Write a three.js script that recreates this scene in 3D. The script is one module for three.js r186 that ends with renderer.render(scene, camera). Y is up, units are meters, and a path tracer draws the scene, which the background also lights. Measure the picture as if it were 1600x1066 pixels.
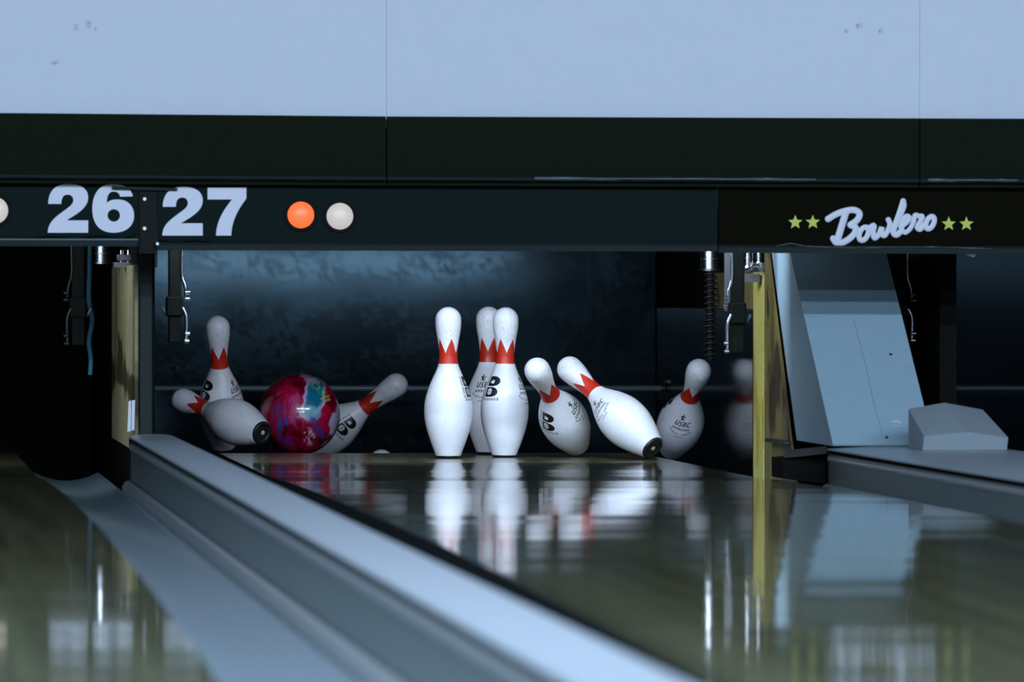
import * as THREE from 'three';
import { RoundedBoxGeometry } from 'three/addons/geometries/RoundedBoxGeometry.js';
import { mergeGeometries } from 'three/addons/utils/BufferGeometryUtils.js';
import { RectAreaLightUniformsLib } from 'three/addons/lights/RectAreaLightUniformsLib.js';

// ---------------------------------------------------------------- camera, light, exposure
const scene = new THREE.Scene();
scene.background = new THREE.Color(0x000000);
const F = 11470, EYE = 0.42, VX = -200, VY = 456;          // focal length in pixels of a 1600 x 1066 frame, eye height, vanishing point of the lanes
const camera = new THREE.PerspectiveCamera(2 * Math.atan(610 / F) * 180 / Math.PI, 1600 / 1066, 0.1, 60);
camera.position.set(0, EYE, 0);
camera.lookAt(0, EYE, -10);
camera.setViewOffset(3600, 1220, 2000, 154, 1600, 1066);   // shifted lens: the lanes run straight away from the camera
camera.focus = 18.7;
camera.userData.fStop = 3.6;
const renderer = new THREE.WebGLRenderer({ antialias: true });
renderer.toneMapping = THREE.LinearToneMapping;
renderer.toneMappingExposure = 1.0;
renderer.shadowMap.enabled = true;
RectAreaLightUniformsLib.init();
const ROOM_TINT = new THREE.Color().setRGB(0.67, 0.85, 1.14);
const DECK_TINT = new THREE.Color().setRGB(0.76, 0.90, 1.12);
const ROOM_POWER = 102, DECK_POWER = 108;

// ---------------------------------------------------------------- helpers
let seedState = 7;
const rnd = () => { seedState = (seedState * 1664525 + 1013904223) % 4294967296; return seedState / 4294967296; };
const reseed = s => { seedState = s; };
const V = (x, y, z) => new THREE.Vector3(x, y, z);
const at = (px, py, d) => V((px - VX) * d / F, EYE - (py - VY) * d / F, -d);   // the place at depth d on the sight line of a pixel
const ax = (px, d) => (px - VX) * d / F, ay = (py, d) => EYE - (py - VY) * d / F;
const taken = new Map();
function numbered(n) { const k = taken.get(n) || 0; taken.set(n, k + 1); return k ? n + '_' + String(k).padStart(3, '0') : n; }
function shade(m) { m.castShadow = true; m.receiveShadow = true; return m; }
function part(name, geo, mat, parent, label) {
  const m = shade(new THREE.Mesh(Array.isArray(geo) ? mergeGeometries(geo.map(g => g.index ? g.toNonIndexed() : g)) : geo, mat));
  m.name = name; parent.add(m); if (label) m.userData.label = label; return m;
}
function thing(name, label, category, pos, group) {
  const g = new THREE.Group(); g.name = numbered(name); if (pos) g.position.copy(pos);
  g.userData = { label, category }; if (group) g.userData.group = group; scene.add(g); return g;
}
function single(name, geo, mat, label, category, group) {
  const m = part(numbered(name), geo, mat, scene); m.userData = { label, category }; if (group) m.userData.group = group; return m;
}
function struct(name, geo, mat, label) {
  const m = part(name, geo, mat, scene); m.userData = { kind: 'structure', label: label, category: 'structure' }; delete m.userData.category; return m;
}
const std = (r, g, b, rough = 0.6, extra = {}) => new THREE.MeshPhysicalMaterial({ color: new THREE.Color().setRGB(r, g, b), roughness: rough, ...extra });
function box(x0, x1, y0, y1, z0, z1) { const g = new THREE.BoxGeometry(Math.abs(x1 - x0), Math.abs(y1 - y0), Math.abs(z1 - z0)); g.translate((x0 + x1) / 2, (y0 + y1) / 2, (z0 + z1) / 2); return g; }
function rbox(x0, x1, y0, y1, z0, z1, r = 0.002) { const g = new RoundedBoxGeometry(Math.abs(x1 - x0), Math.abs(y1 - y0), Math.abs(z1 - z0), 2, r); g.translate((x0 + x1) / 2, (y0 + y1) / 2, (z0 + z1) / 2); return g; }
function hexa(c) {                       // eight corners: front four (bl, br, tr, tl), back four
  const f = [[0, 1, 2, 3], [5, 4, 7, 6], [4, 0, 3, 7], [1, 5, 6, 2], [3, 2, 6, 7], [4, 5, 1, 0]], p = [], uv = [];
  for (const q of f) for (const [i, u, v] of [[0, 0, 0], [1, 1, 0], [2, 1, 1], [0, 0, 0], [2, 1, 1], [3, 0, 1]]) { p.push(...c[q[i]].toArray()); uv.push(u, v); }
  const g = new THREE.BufferGeometry(); g.setAttribute('position', new THREE.Float32BufferAttribute(p, 3)); g.setAttribute('uv', new THREE.Float32BufferAttribute(uv, 2)); g.computeVertexNormals(); return g;
}
function board(x0, x1, tl, tr, bl, br, d, th) {   // an upright board whose face has these corners, th thick
  const c = [at(x0, bl, d), at(x1, br, d), at(x1, tr, d), at(x0, tl, d)]; return hexa([...c, ...c.map(p => V(p.x, p.y, p.z - th))]);
}
function tube(pts, r, seg = 24, rad = 8) { return new THREE.TubeGeometry(new THREE.CatmullRomCurve3(pts), seg, r, rad, false); }
function cyl(a, b, r0, r1 = r0, seg = 20) { const d = b.clone().sub(a), g = new THREE.CylinderGeometry(r1, r0, d.length(), seg); g.translate(0, d.length() / 2, 0); g.applyQuaternion(new THREE.Quaternion().setFromUnitVectors(V(0, 1, 0), d.normalize())); g.translate(a.x, a.y, a.z); return g; }
function extrudeProfile(pts, z0, z1) {            // a cross-section (x, y) swept along the lane
  const s = new THREE.Shape(pts.map(p => new THREE.Vector2(...p))); const g = new THREE.ExtrudeGeometry(s, { depth: Math.abs(z1 - z0), bevelEnabled: false, steps: 1 }); g.translate(0, 0, Math.min(z0, z1)); return g;
}
function canvasTex(w, h, draw) { const c = document.createElement('canvas'); c.width = w; c.height = h; const g = c.getContext('2d'); draw(g, w, h); const t = new THREE.CanvasTexture(c); t.colorSpace = THREE.SRGBColorSpace; t.anisotropy = 8; return t; }
function hash3(x, y, z) { let n = (Math.imul(x, 374761393) + Math.imul(y, 668265263) + Math.imul(z, 2147483647)) | 0; n = Math.imul(n ^ (n >>> 13), 1274126177); return ((n ^ (n >>> 16)) >>> 0) / 4294967296; }
function vnoise(x, y, z = 0) {
  const i = Math.floor(x), j = Math.floor(y), k = Math.floor(z), s = t => t * t * (3 - 2 * t), u = s(x - i), v = s(y - j), w = s(z - k), L = (a, b, t) => a + (b - a) * t;
  return L(L(L(hash3(i, j, k), hash3(i + 1, j, k), u), L(hash3(i, j + 1, k), hash3(i + 1, j + 1, k), u), v), L(L(hash3(i, j, k + 1), hash3(i + 1, j, k + 1), u), L(hash3(i, j + 1, k + 1), hash3(i + 1, j + 1, k + 1), u), v), w);
}
function fbm(x, y, z = 0, o = 4) { let a = 0, m = 0.5, t = 0; for (let i = 0; i < o; i++) { a += m * vnoise(x, y, z); t += m; x = x * 2.03 + 11; y = y * 2.03 + 5; z = z * 2.03 + 3; m *= 0.5; } return a / t; }
function dataTex(w, h, fn, srgb = true) {
  const d = new Uint8Array(w * h * 4);
  for (let j = 0; j < h; j++) for (let i = 0; i < w; i++) { const c = fn(i / w, j / h), o = (j * w + i) * 4; d[o] = Math.max(0, Math.min(255, c[0])); d[o + 1] = Math.max(0, Math.min(255, c[1])); d[o + 2] = Math.max(0, Math.min(255, c[2])); d[o + 3] = 255; }
  const t = new THREE.DataTexture(d, w, h); t.magFilter = THREE.LinearFilter; t.minFilter = THREE.LinearMipmapLinearFilter; t.generateMipmaps = true; t.wrapS = t.wrapT = THREE.RepeatWrapping; if (srgb) t.colorSpace = THREE.SRGBColorSpace; t.needsUpdate = true; return t;
}
const mixc = (a, b, t) => { t = Math.max(0, Math.min(1, t)); return [a[0] + (b[0] - a[0]) * t, a[1] + (b[1] - a[1]) * t, a[2] + (b[2] - a[2]) * t]; };
const smooth = (a, b, x) => { const t = Math.max(0, Math.min(1, (x - a) / (b - a))); return t * t * (3 - 2 * t); };

// ---------------------------------------------------------------- materials
const M = {
  concrete: std(0.05, 0.05, 0.05, 0.9), plaster: std(0.25, 0.26, 0.27, 0.9), darkCeiling: std(0.06, 0.06, 0.065, 0.9),
  bandBlack: std(0.009, 0.014, 0.007, 0.8, { specularIntensity: 0.06 }), boardBlack: std(0.006, 0.014, 0.012, 0.6, { specularIntensity: 0.08 }), signBlack: std(0.006, 0.006, 0.003, 0.8, { specularIntensity: 0.04 }),
  lipBlack: std(0.012, 0.02, 0.02, 0.4, { specularIntensity: 0.12 }), pitBlack: std(0.006, 0.006, 0.005, 0.8, { specularIntensity: 0.2 }), frameBlack: std(0.009, 0.011, 0.009, 0.6, { specularIntensity: 0.2 }),
  postPaint: std(0.022, 0.032, 0.028, 0.6, { specularIntensity: 0.3 }), plate: std(0.006, 0.006, 0.006, 0.12),
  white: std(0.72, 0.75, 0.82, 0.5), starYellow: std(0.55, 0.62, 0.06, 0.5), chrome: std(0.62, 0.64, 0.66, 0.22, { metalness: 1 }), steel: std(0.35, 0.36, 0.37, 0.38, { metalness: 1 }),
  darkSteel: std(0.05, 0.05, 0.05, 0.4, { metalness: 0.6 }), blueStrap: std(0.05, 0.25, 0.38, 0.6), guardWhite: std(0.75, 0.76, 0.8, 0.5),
  capGrey: std(0.42, 0.48, 0.51, 0.3), sideGrey: std(0.15, 0.185, 0.17, 0.36), beadGrey: std(0.34, 0.37, 0.37, 0.35), gutterGrey: std(0.22, 0.31, 0.34, 0.27), coverGrey: std(0.36, 0.42, 0.44, 0.6),
  baseBlack: std(0.012, 0.012, 0.012, 0.45), plug: std(0.62, 0.58, 0.42, 0.6), rail: std(0.10, 0.16, 0.18, 0.35), lampWhite: std(0.8, 0.8, 0.8, 0.5),
};
reseed(3);
const laneTex = dataTex(512, 1024, (u, v) => {          // maple strips, 39 boards across the lane, long faint grain
  const b = Math.floor(u * 39), tone = 0.86 + 0.22 * hash3(b, Math.floor(v * 3 + hash3(b, 9, 1) * 7), 2), g = 0.9 + 0.2 * fbm(u * 300, v * 12, b, 3);
  return [124 * tone * g, 125 * tone * g, 90 * tone * g];
});
M.lane = new THREE.MeshPhysicalMaterial({ map: laneTex, roughness: 0.055, ior: 1.5 });
M.deck = new THREE.MeshPhysicalMaterial({ map: laneTex, color: 0xc8b8a0, roughness: 0.16 });
const oliveTex = (seed, col, bias = 0) => dataTex(256, 512, (u, v) => {    // worn fibre board: vertical scratches, brown oil stain in the middle
  const n = fbm(u * 40, v * 5, seed, 4), p = fbm(u * 5, v * 4, seed + 4, 4), fine = fbm(u * 120, v * 160, seed, 2);
  let c = mixc(col[0], col[1], n * 1.2 - 0.1); const st = smooth(0.46, 0.60, p + bias + 0.16 * (1 - Math.abs(v - 0.36) * 7)); c = mixc(c, col[2], st * 0.85);
  return c.map(k => k * (0.85 + 0.3 * fine));
});
M.oliveLeft = new THREE.MeshPhysicalMaterial({ map: oliveTex(2, [[172, 162, 110], [204, 194, 148], [66, 52, 26]]), roughness: 0.6 });
M.oliveRight = new THREE.MeshPhysicalMaterial({ map: oliveTex(8, [[112, 100, 50], [148, 134, 78], [52, 38, 14]], 0.05), roughness: 0.55 });
M.yellowEdge = new THREE.MeshPhysicalMaterial({ map: oliveTex(21, [[214, 200, 96], [232, 220, 130], [190, 170, 70]]), roughness: 0.5 });
M.plainCurtain = std(0.003, 0.005, 0.006, 0.2, { specularIntensity: 0.3, specularColor: new THREE.Color().setRGB(0.45, 0.8, 1) });
M.curtain = new THREE.MeshPhysicalMaterial({ color: new THREE.Color().setRGB(0.003, 0.005, 0.006), roughness: 1, specularIntensity: 0.5, specularColor: new THREE.Color().setRGB(0.45, 0.8, 1), roughnessMap: dataTex(1024, 1024, (u, v) => {    // vinyl of one colour, dulled all over by ball rubs
  const wx = fbm(u * 14, v * 9, 1, 3) - 0.5, grain = fbm(u * 90 + v * 40, v * 80 - u * 30, 12, 4), cloud = fbm(u * 16 + 3 * wx, v * 13, 21, 4), hair = fbm(u * 240 + v * 60, v * 40 + u * 40, 33, 3), drag = fbm(u * 90, v * 4, 44, 2);
  const k = smooth(0.44, 0.62, 0.40 * grain + 0.40 * cloud + 0.2 * hair) + 0.35 * smooth(0.70, 0.78, drag), r = 255 * (0.155 + 0.05 * Math.min(1.2, k));
  return [0, r, 0];
}, false) });
const smudgeTex = n => canvasTex(1024, 512, (g, w, h) => {
  g.fillStyle = 'rgb(214,222,230)'; g.fillRect(0, 0, w, h);
  reseed(40 + n); for (let i = 0; i < 500; i++) { g.fillStyle = `rgba(${rnd() < 0.5 ? '204,214,224' : '222,229,236'},0.10)`; g.beginPath(); g.ellipse(rnd() * w, rnd() * h, 8 + rnd() * 40, 4 + rnd() * 14, rnd() * 3, 0, 7); g.fill(); }
  const sm = n === 0 ? [[119, 43, 4, 6], [138, 38, 5, 7], [150, 45, 3, 4], [85, 98, 9, 3]] : n === 1 ? [[1322, 48, 5, 4], [1343, 41, 6, 5], [1376, 48, 5, 4]] : [];
  const x0 = n === 0 ? 1.1916 - 1.2346 : 1.1916;
  for (const [px, py, rx, ry] of sm) for (let i = 0; i < 26; i++) {
    g.fillStyle = 'rgba(70,80,95,0.07)'; const p = at(px + (rnd() - 0.5) * rx * 1.4, py + (rnd() - 0.5) * ry * 1.6, 17);
    g.beginPath(); g.ellipse((p.x - x0) / 1.2346 * w, h - (p.y - 0.80) / 0.6173 * h, rx * 0.35 * (0.5 + rnd()), ry * 0.4 * (0.5 + rnd()), -0.8, 0, 7); g.fill();
  }
});
M.wallPanel = [0, 1, 2].map(n => new THREE.MeshPhysicalMaterial({ map: smudgeTex(n), roughness: 0.75 }));

// ---------------------------------------------------------------- room shell
const XL = -6, XR = 9, HALL = 4.0, BACK = 9, END = -21.4;
struct('floor', box(XL, XR, -0.6, -0.42, BACK, END), M.concrete, 'dark concrete slab under the bowling lanes');
struct('ceiling', box(XL, XR, HALL, HALL + 0.15, BACK, END), M.darkCeiling, 'dark ceiling of the bowling hall');
struct('wall_left', box(XL - 0.15, XL, -0.6, HALL + 0.15, BACK, END), M.plaster, 'plain side wall of the hall');
struct('wall_right', box(XR, XR + 0.15, -0.6, HALL + 0.15, BACK, END), M.plaster, 'plain side wall of the hall on the far lanes');
struct('wall_back', box(XL, XR, -0.6, HALL + 0.15, BACK, BACK + 0.15), M.plaster, 'plain wall behind the bowlers');
struct('wall_rear', box(XL, XR, -0.6, HALL + 0.15, END - 0.15, END), M.pitBlack, 'black wall behind the pin machines');
struct('floor_approach', box(XL, XR, -0.42, -0.02, BACK, -3.8), std(0.16, 0.12, 0.06, 0.25), 'wooden approach floor before the lanes');

// upper wall of light panels over the lanes, with black fascia below it
{
  const wall = struct('wall_front', box(XL, XR, 0.76, HALL, -17.03, -17.13), M.plaster, 'pale blue panelled wall above the lane machines');
  for (let i = -5; i < 7; i++) {
    const x0 = 1.1916 + (i - 1) * 1.2346, x1 = x0 + 1.2346;
    if (x1 > XR) break;
    const g = box(x0 + 0.0003, x1 - 0.0003, 0.80, HALL - 0.01, -17.0, -17.028), p = g.attributes.position, uv = g.attributes.uv;
    for (let k = 0; k < p.count; k++) uv.setXY(k, (p.getX(k) - x0) / 1.2346, (p.getY(k) - 0.80) / 0.6173);
    part('panel', g, M.wallPanel[i === 0 || i === 1 ? i : 2], wall);
  }
  const topY = x => x < 604 ? 175 + 7 * x / 604 : x < 1437 ? 182 + 3 * (x - 604) / 833 : 185 + (x - 1437) / 163;
  const botY = x => x < 604 ? 271 + 5 * x / 604 : 276 + 4 * (x - 604) / 996;
  const d = 16.96, fascia = struct('trim_fascia', box(XL, XR, 0.70, 0.80, -16.99, -17.05), M.pitBlack, 'black fascia between pale wall and lane number boards');
  const seams = [-3900, -3060, -2228, -1395, -562, 604, 1437, 2271, 3104, 3937, 4770];
  for (let i = 0; i < seams.length - 1; i++) {
    const a = seams[i] + 1, b = seams[i + 1] - 1, cl = v => Math.max(-300, Math.min(1900, v));
    part('panel', board(a, b, topY(cl(a)), topY(cl(b)), botY(cl(a)), botY(cl(b)), d, 0.025), M.bandBlack, fascia);
    const lip = cyl(at(a, botY(cl(a)) + 3, 16.95), at(b, botY(cl(b)) + 3, 16.95), 0.006, 0.006, 12);
    part('edge_bead', lip, M.lipBlack, fascia);
    part('ledge', board(a, b, botY(cl(a)) + 5, botY(cl(b)) + 5, botY(cl(a)) + 14, botY(cl(b)) + 14, 16.965, 0.02), M.bandBlack, fascia);
  }
  // scraped bare patches along the bead
  const scr = canvasTex(512, 32, (g, w, h) => { g.fillStyle = 'rgb(28,40,42)'; g.fillRect(0, 0, w, h); reseed(9); for (let i = 0; i < 130; i++) { g.fillStyle = `rgba(150,180,195,${0.1 + 0.4 * rnd()})`; g.fillRect(rnd() * w, rnd() * h, 10 + 50 * rnd() * rnd(), 1 + 3 * rnd()); } });
  M.scraped = new THREE.MeshPhysicalMaterial({ map: scr, roughness: 0.35 });
  for (const [a, b] of [[835, 1275], [1450, 1590]]) part('worn_bead', cyl(at(a, botY(a) + 2, 16.945), at(b, botY(b) + 2, 16.945), 0.0045, 0.0045, 10), M.scraped, fascia, 'scraped edge');
}

// closed black casing of the pin machines: unseen roof added to keep hall light out of the pits
struct('ceiling_pit', box(XL, XR, 0.78, 0.84, -17.14, END), M.pitBlack, 'unseen black casing closing the pin pits off from hall light');

// ---------------------------------------------------------------- lanes, decks, gutters
const LANES = [{ x0: -0.692, x1: 0.374, hump: 0.0016 }, { x0: 0.902, x1: 1.996, hump: 0.00095 }, { x0: 2.86, x1: 3.926, hump: 0.00095 }];
const NEAR = 4.0, DECK = 18.03, TAIL = 19.1;
const humpY = (d, a) => d > 16.9 ? 0 : a * (16.9 - d) * (d - 8) * smooth(0, 0.9, 16.9 - d + 0.0);
const ripple = (x, d) => { const k = smooth(18.0, 17.6, d) * 0.00006; return k * (2.2 * Math.sin(d * 9.1 + 0.5 * x) + 1.6 * Math.sin(d * 15.3 + 1.9 + 0.8 * Math.sin(x * 3)) + 3.4 * Math.sin(d * 4.3 + 0.7) + 0.6 * Math.sin(d * 27 + 3 * x)); };
LANES.forEach((L, i) => {
  const len = DECK - NEAR, g = new THREE.BoxGeometry(L.x1 - L.x0, 0.06, len, 24, 1, 900); g.translate((L.x0 + L.x1) / 2, -0.03, -(NEAR + len / 2));
  const p = g.attributes.position, uv = g.attributes.uv;
  for (let k = 0; k < p.count; k++) { const x = p.getX(k), d = -p.getZ(k); p.setY(k, p.getY(k) + humpY(d, L.hump) + (p.getY(k) > -0.03 ? ripple(x, d) : 0)); uv.setXY(k, (x - L.x0) / 1.066, d / 6); }
  g.computeVertexNormals();
  struct(numbered('bowling_lane'), g, M.lane, ['glossy maple lane under the number 26', 'glossy maple lane under the number 27 with pin reflections', 'maple lane under the script sign'][i]);
  const dk = box(L.x0, L.x1, -0.06, 0, -DECK - 0.004, -TAIL + 0.05), du = dk.attributes.uv, dp = dk.attributes.position;
  for (let k = 0; k < du.count; k++) du.setXY(k, (dp.getX(k) - L.x0) / 1.066, -dp.getZ(k) / 6);
  const deck = struct(numbered('pin_deck'), dk, M.deck, ['pin deck under the number 26', 'pin deck carrying the struck pins', 'pin deck under the script sign'][i]);
  part('tail_plank', rbox(L.x0, L.x1, -0.06, 0.0, -TAIL + 0.049, -TAIL, 0.004), std(0.16, 0.11, 0.06, 0.25), deck);
  struct(numbered('pit_floor'), box(L.x0 - 0.23, L.x1 + 0.22, -0.30, -0.26, -TAIL - 0.02, END), M.pitBlack, 'black carpet of the pin pit');
  struct(numbered('lane_bed'), box(L.x0 + 0.02, L.x1 - 0.02, -0.42, -0.065, -NEAR, -TAIL + 0.02), M.pitBlack, 'dark timber bed under the lane');
});
function gutter(laneX, outX, hump, label, drop = 0) {                       // rounded trough from the lane edge to the divider foot
  const zs = 60, us = 18, p = [], idx = [], prof = [];
  for (let u = 0; u <= us; u++) { const t = u / us; prof.push([t, -0.010 - 0.045 * Math.pow(Math.sin(Math.PI * Math.min(1, t * 0.92 + 0.04)), 0.75) - 0.03 * t]); }
  const under = [...prof].reverse().map(([t, y]) => [t, y - 0.006]);
  const ring = [...prof, ...under], n = ring.length;
  for (let j = 0; j <= zs; j++) { const d = NEAR + (TAIL - NEAR) * j / zs; for (const [t, y] of ring) p.push(laneX + (outX - laneX) * t, y - drop + humpY(d, hump) * (1 - t), -d); }
  for (let j = 0; j < zs; j++) for (let u = 0; u < n; u++) { const a = j * n + u, b = j * n + (u + 1) % n; if (laneX < outX) idx.push(a, b, a + n, b, b + n, a + n); else idx.push(a, a + n, b, b, a + n, b + n); }
  const g = new THREE.BufferGeometry(); g.setAttribute('position', new THREE.Float32BufferAttribute(p, 3)); g.setAttribute('uv', new THREE.Float32BufferAttribute(p.length / 3 * 2, 2)); g.setIndex(idx);
  const ng = g.toNonIndexed(); g.computeVertexNormals();
  struct(numbered('gutter'), g, M.gutterGrey, label);
}
gutter(0.376, 0.588, LANES[0].hump, 'blue-grey gutter beside lane 26');
gutter(0.898, 0.715, LANES[1].hump, 'gutter of lane 27 behind the divider', 0.04);
{
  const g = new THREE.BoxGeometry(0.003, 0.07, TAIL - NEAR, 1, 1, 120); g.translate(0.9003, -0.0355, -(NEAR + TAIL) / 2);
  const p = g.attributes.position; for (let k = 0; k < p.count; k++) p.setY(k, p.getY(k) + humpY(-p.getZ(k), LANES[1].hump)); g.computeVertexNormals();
  struct('trim_1', g, M.frameBlack, 'added black strip making the dark line along the side of lane 27');  // added to darken the sliver of gutter seen past the divider
}
gutter(1.998, 2.215, LANES[1].hump, 'gutter of lane 27 along the wide divider');
gutter(2.858, 2.63, LANES[2].hump, 'gutter beyond the wide divider');

function divider(name, x0, w, top, d0, d1, label) {
  const t = thing(name, label, 'divider', V(x0 + w / 2, 0, -d1));
  const L = pts => { const g = extrudeProfile(pts, -d0, -d1); g.translate(-(x0 + w / 2), 0, d1); return g; };
  const b = -0.10;
  part('side_panel', L([[x0, b], [x0 + w, b], [x0 + w, top - 0.02], [x0, top - 0.02]]), M.sideGrey, t);
  part('foot_bead', L([[x0 - 0.022, b], [x0 - 0.001, b], [x0 - 0.001, -0.030], [x0 - 0.006, -0.026], [x0 - 0.014, -0.030], [x0 - 0.020, -0.040]]), M.beadGrey, t);
  part('side_bead', L([[x0 - 0.003, top - 0.036], [x0 - 0.0002, top - 0.038], [x0 - 0.0002, top - 0.024], [x0 - 0.003, top - 0.026], [x0 - 0.0042, top - 0.031]]), M.beadGrey, t);
  part('groove', L([[x0 + 0.006, top - 0.0198], [x0 + w - 0.006, top - 0.0198], [x0 + w - 0.006, top - 0.010], [x0 + 0.006, top - 0.010]]), M.pitBlack, t);
  const cap = []; const N = 14; for (let i = 0; i <= N; i++) { const u = i / N; cap.push([x0 + w + 0.004 - (w + 0.008) * u, top - 0.006 * Math.pow(Math.abs(2 * u - 1), 4)]); }
  const cg = L([[x0 - 0.004, top - 0.010], [x0 + w + 0.004, top - 0.010], ...cap]);
  part('cap', cg, M.capGrey, t);
  const e = rbox(-w / 2 - 0.004, w / 2 + 0.004, b, top - 0.004, 0.0002, -0.012, 0.004); part('end_cap', e, M.frameBlack, t);
  return t;
}
divider('lane_divider', 0.612, 0.100, 0.083, NEAR, 17.36, 'narrow grey ball-return divider between lanes 26 and 27');
divider('lane_divider', 2.222, 0.402, 0.062, NEAR, 17.04, 'wide blue-grey divider below the white sloping hood');

// ---------------------------------------------------------------- hall lamps: three rows of long wall-washing strips over the approach
for (const [d, lab] of [[-6, 'rearmost row over the seats'], [1.1, 'row over the foul line'], [5.6, 'row over the lane heads']]) {
  const t = thing('strip_lamp', 'long white ceiling strip lamp, ' + lab, 'lamp', V(1.5, 3.6, -d), 'ceiling strip lamps');
  const tilt = 0.55;
  const h = part('housing', rbox(-6.05, 6.05, -0.10, 0.10, 0.010, 0.07, 0.01), M.plaster, t); h.rotation.x = tilt;
  const gl = part('diffuser', box(-6, 6, -0.075, 0.075, -0.006, 0.009), std(0.8, 0.8, 0.8, 0.5, { emissive: ROOM_TINT, emissiveIntensity: 3 }), t); gl.rotation.x = tilt;
  for (const x of [-4, 0, 4]) part('hanger', cyl(V(x, 0.05, 0.05), V(x, 0.40, 0.05), 0.006, 0.006, 8), M.steel, t);
  const r = new THREE.RectAreaLight(ROOM_TINT, ROOM_POWER, 12, 0.15); r.position.set(1.5, 3.6, -d).add(V(0, 0, -0.02)); r.rotation.x = -(-tilt); r.castShadow = true; scene.add(r);
  r.rotation.set(-tilt, 0, 0); h.rotation.x = gl.rotation.x = -tilt;
}
// pin deck lamps behind the number boards
function deckLamp(x0, x1, d, power, label) {
  const  y = 0.66, t = thing('deck_lamp', label, 'lamp', V((x0 + x1) / 2, y, -d)), w = (x1 - x0) / 2;
  part('reflector', [rbox(-w - 0.05, w + 0.05, 0.035, 0.04, 0.045, -0.04, 0.002), rbox(-w - 0.05, w + 0.05, -0.04, 0.04, 0.045, 0.05, 0.002)], M.lampWhite, t);
  part('tube', cyl(V(-w, 0, 0), V(w, 0, 0), 0.013, 0.013, 16), std(0.9, 0.9, 0.9, 0.4, { emissive: DECK_TINT, emissiveIntensity: 6 }), t);
  for (const s of [-1, 1]) part('tube_socket', cyl(V(s * w, 0, 0), V(s * (w + 0.03), 0, 0), 0.016, 0.016, 16), M.white, t);
  for (const s of [-0.6, 0.6]) part('hanger', cyl(V(s * w, 0.038, 0), V(s * w, 0.12, 0), 0.005, 0.005, 8), M.steel, t);
  const r = new THREE.RectAreaLight(DECK_TINT, power, x1 - x0, 0.026); r.position.set((x0 + x1) / 2, y - 0.004, -d - 0.018); r.rotation.set(-0.10, 0, 0); r.castShadow = true; scene.add(r);
}
deckLamp(0.78, 2.04, 17.76, DECK_POWER, 'fluorescent tube behind the number 27 board lighting the pins');
deckLamp(-0.60, 0.40, 17.5, DECK_POWER * 0.6, 'added fill tube behind the number 26 board brightening the olive board');  // added fill light for the olive board; the pit itself is unlit
deckLamp(2.95, 3.85, 18.3, DECK_POWER * 0.23, 'dim fluorescent tube behind the script sign');

// ---------------------------------------------------------------- lane number boards
const BD = 17.0;
function lensLamp(parent, o, px, py, col, power) {
  const r = 0.0300, c = at(px, py, BD - 0.004).sub(o);
  const ring = new THREE.TorusGeometry(r * 1.2, 0.0025, 10, 40); ring.translate(c.x, c.y, c.z); const b = part('lamp_bezel', ring, M.frameBlack, parent);
  const g = new THREE.SphereGeometry(r * 1.25, 36, 14, 0, Math.PI * 2, 0, 1.05); g.rotateX(Math.PI / 2); g.scale(1, 1, 0.55); g.translate(c.x, c.y, c.z - 0.0105);
  part('lamp_lens', g, std(...col, 0.35, { emissive: new THREE.Color().setRGB(...col), emissiveIntensity: power }), parent, power > 0.5 ? 'lit orange lens' : 'cream lens');
  const back = new THREE.CircleGeometry(r * 1.2, 36); back.translate(c.x, c.y, c.z + 0.0012); part('lamp_recess', back, M.pitBlack, parent);
  return b;
}
function numberBoard(x0, x1, tl, tr, bl, br, mat, label) {
  const o = at((x0 + x1) / 2, (bl + br) / 2, BD), t = thing('lane_number_board', label, 'sign board', o);
  const rel = g => { g.translate(-o.x, -o.y, -o.z); return g; };
  part('face', rel(board(x0, x1, tl, tr, bl - 6, br - 6, BD, 0.02)), mat, t);
  part('bottom_lip', rel(board(x0, x1, bl - 11, br - 11, bl, br, BD - 0.02, 0.042)), M.lipBlack, t);
  part('lip_bead', rel(cyl(at(x0, bl - 10.5, BD - 0.02), at(x1, br - 10.5, BD - 0.02), 0.0022, 0.0022, 8)), x0 > 0 ? M.lipBlack : M.rail, t);
  part('top_flange', rel(board(x0, x1, tl - 22, tr - 22, tl + 0.5, tr + 0.5, BD + 0.012, 0.02)), mat, t);
  return { t, o, rel };
}
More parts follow.
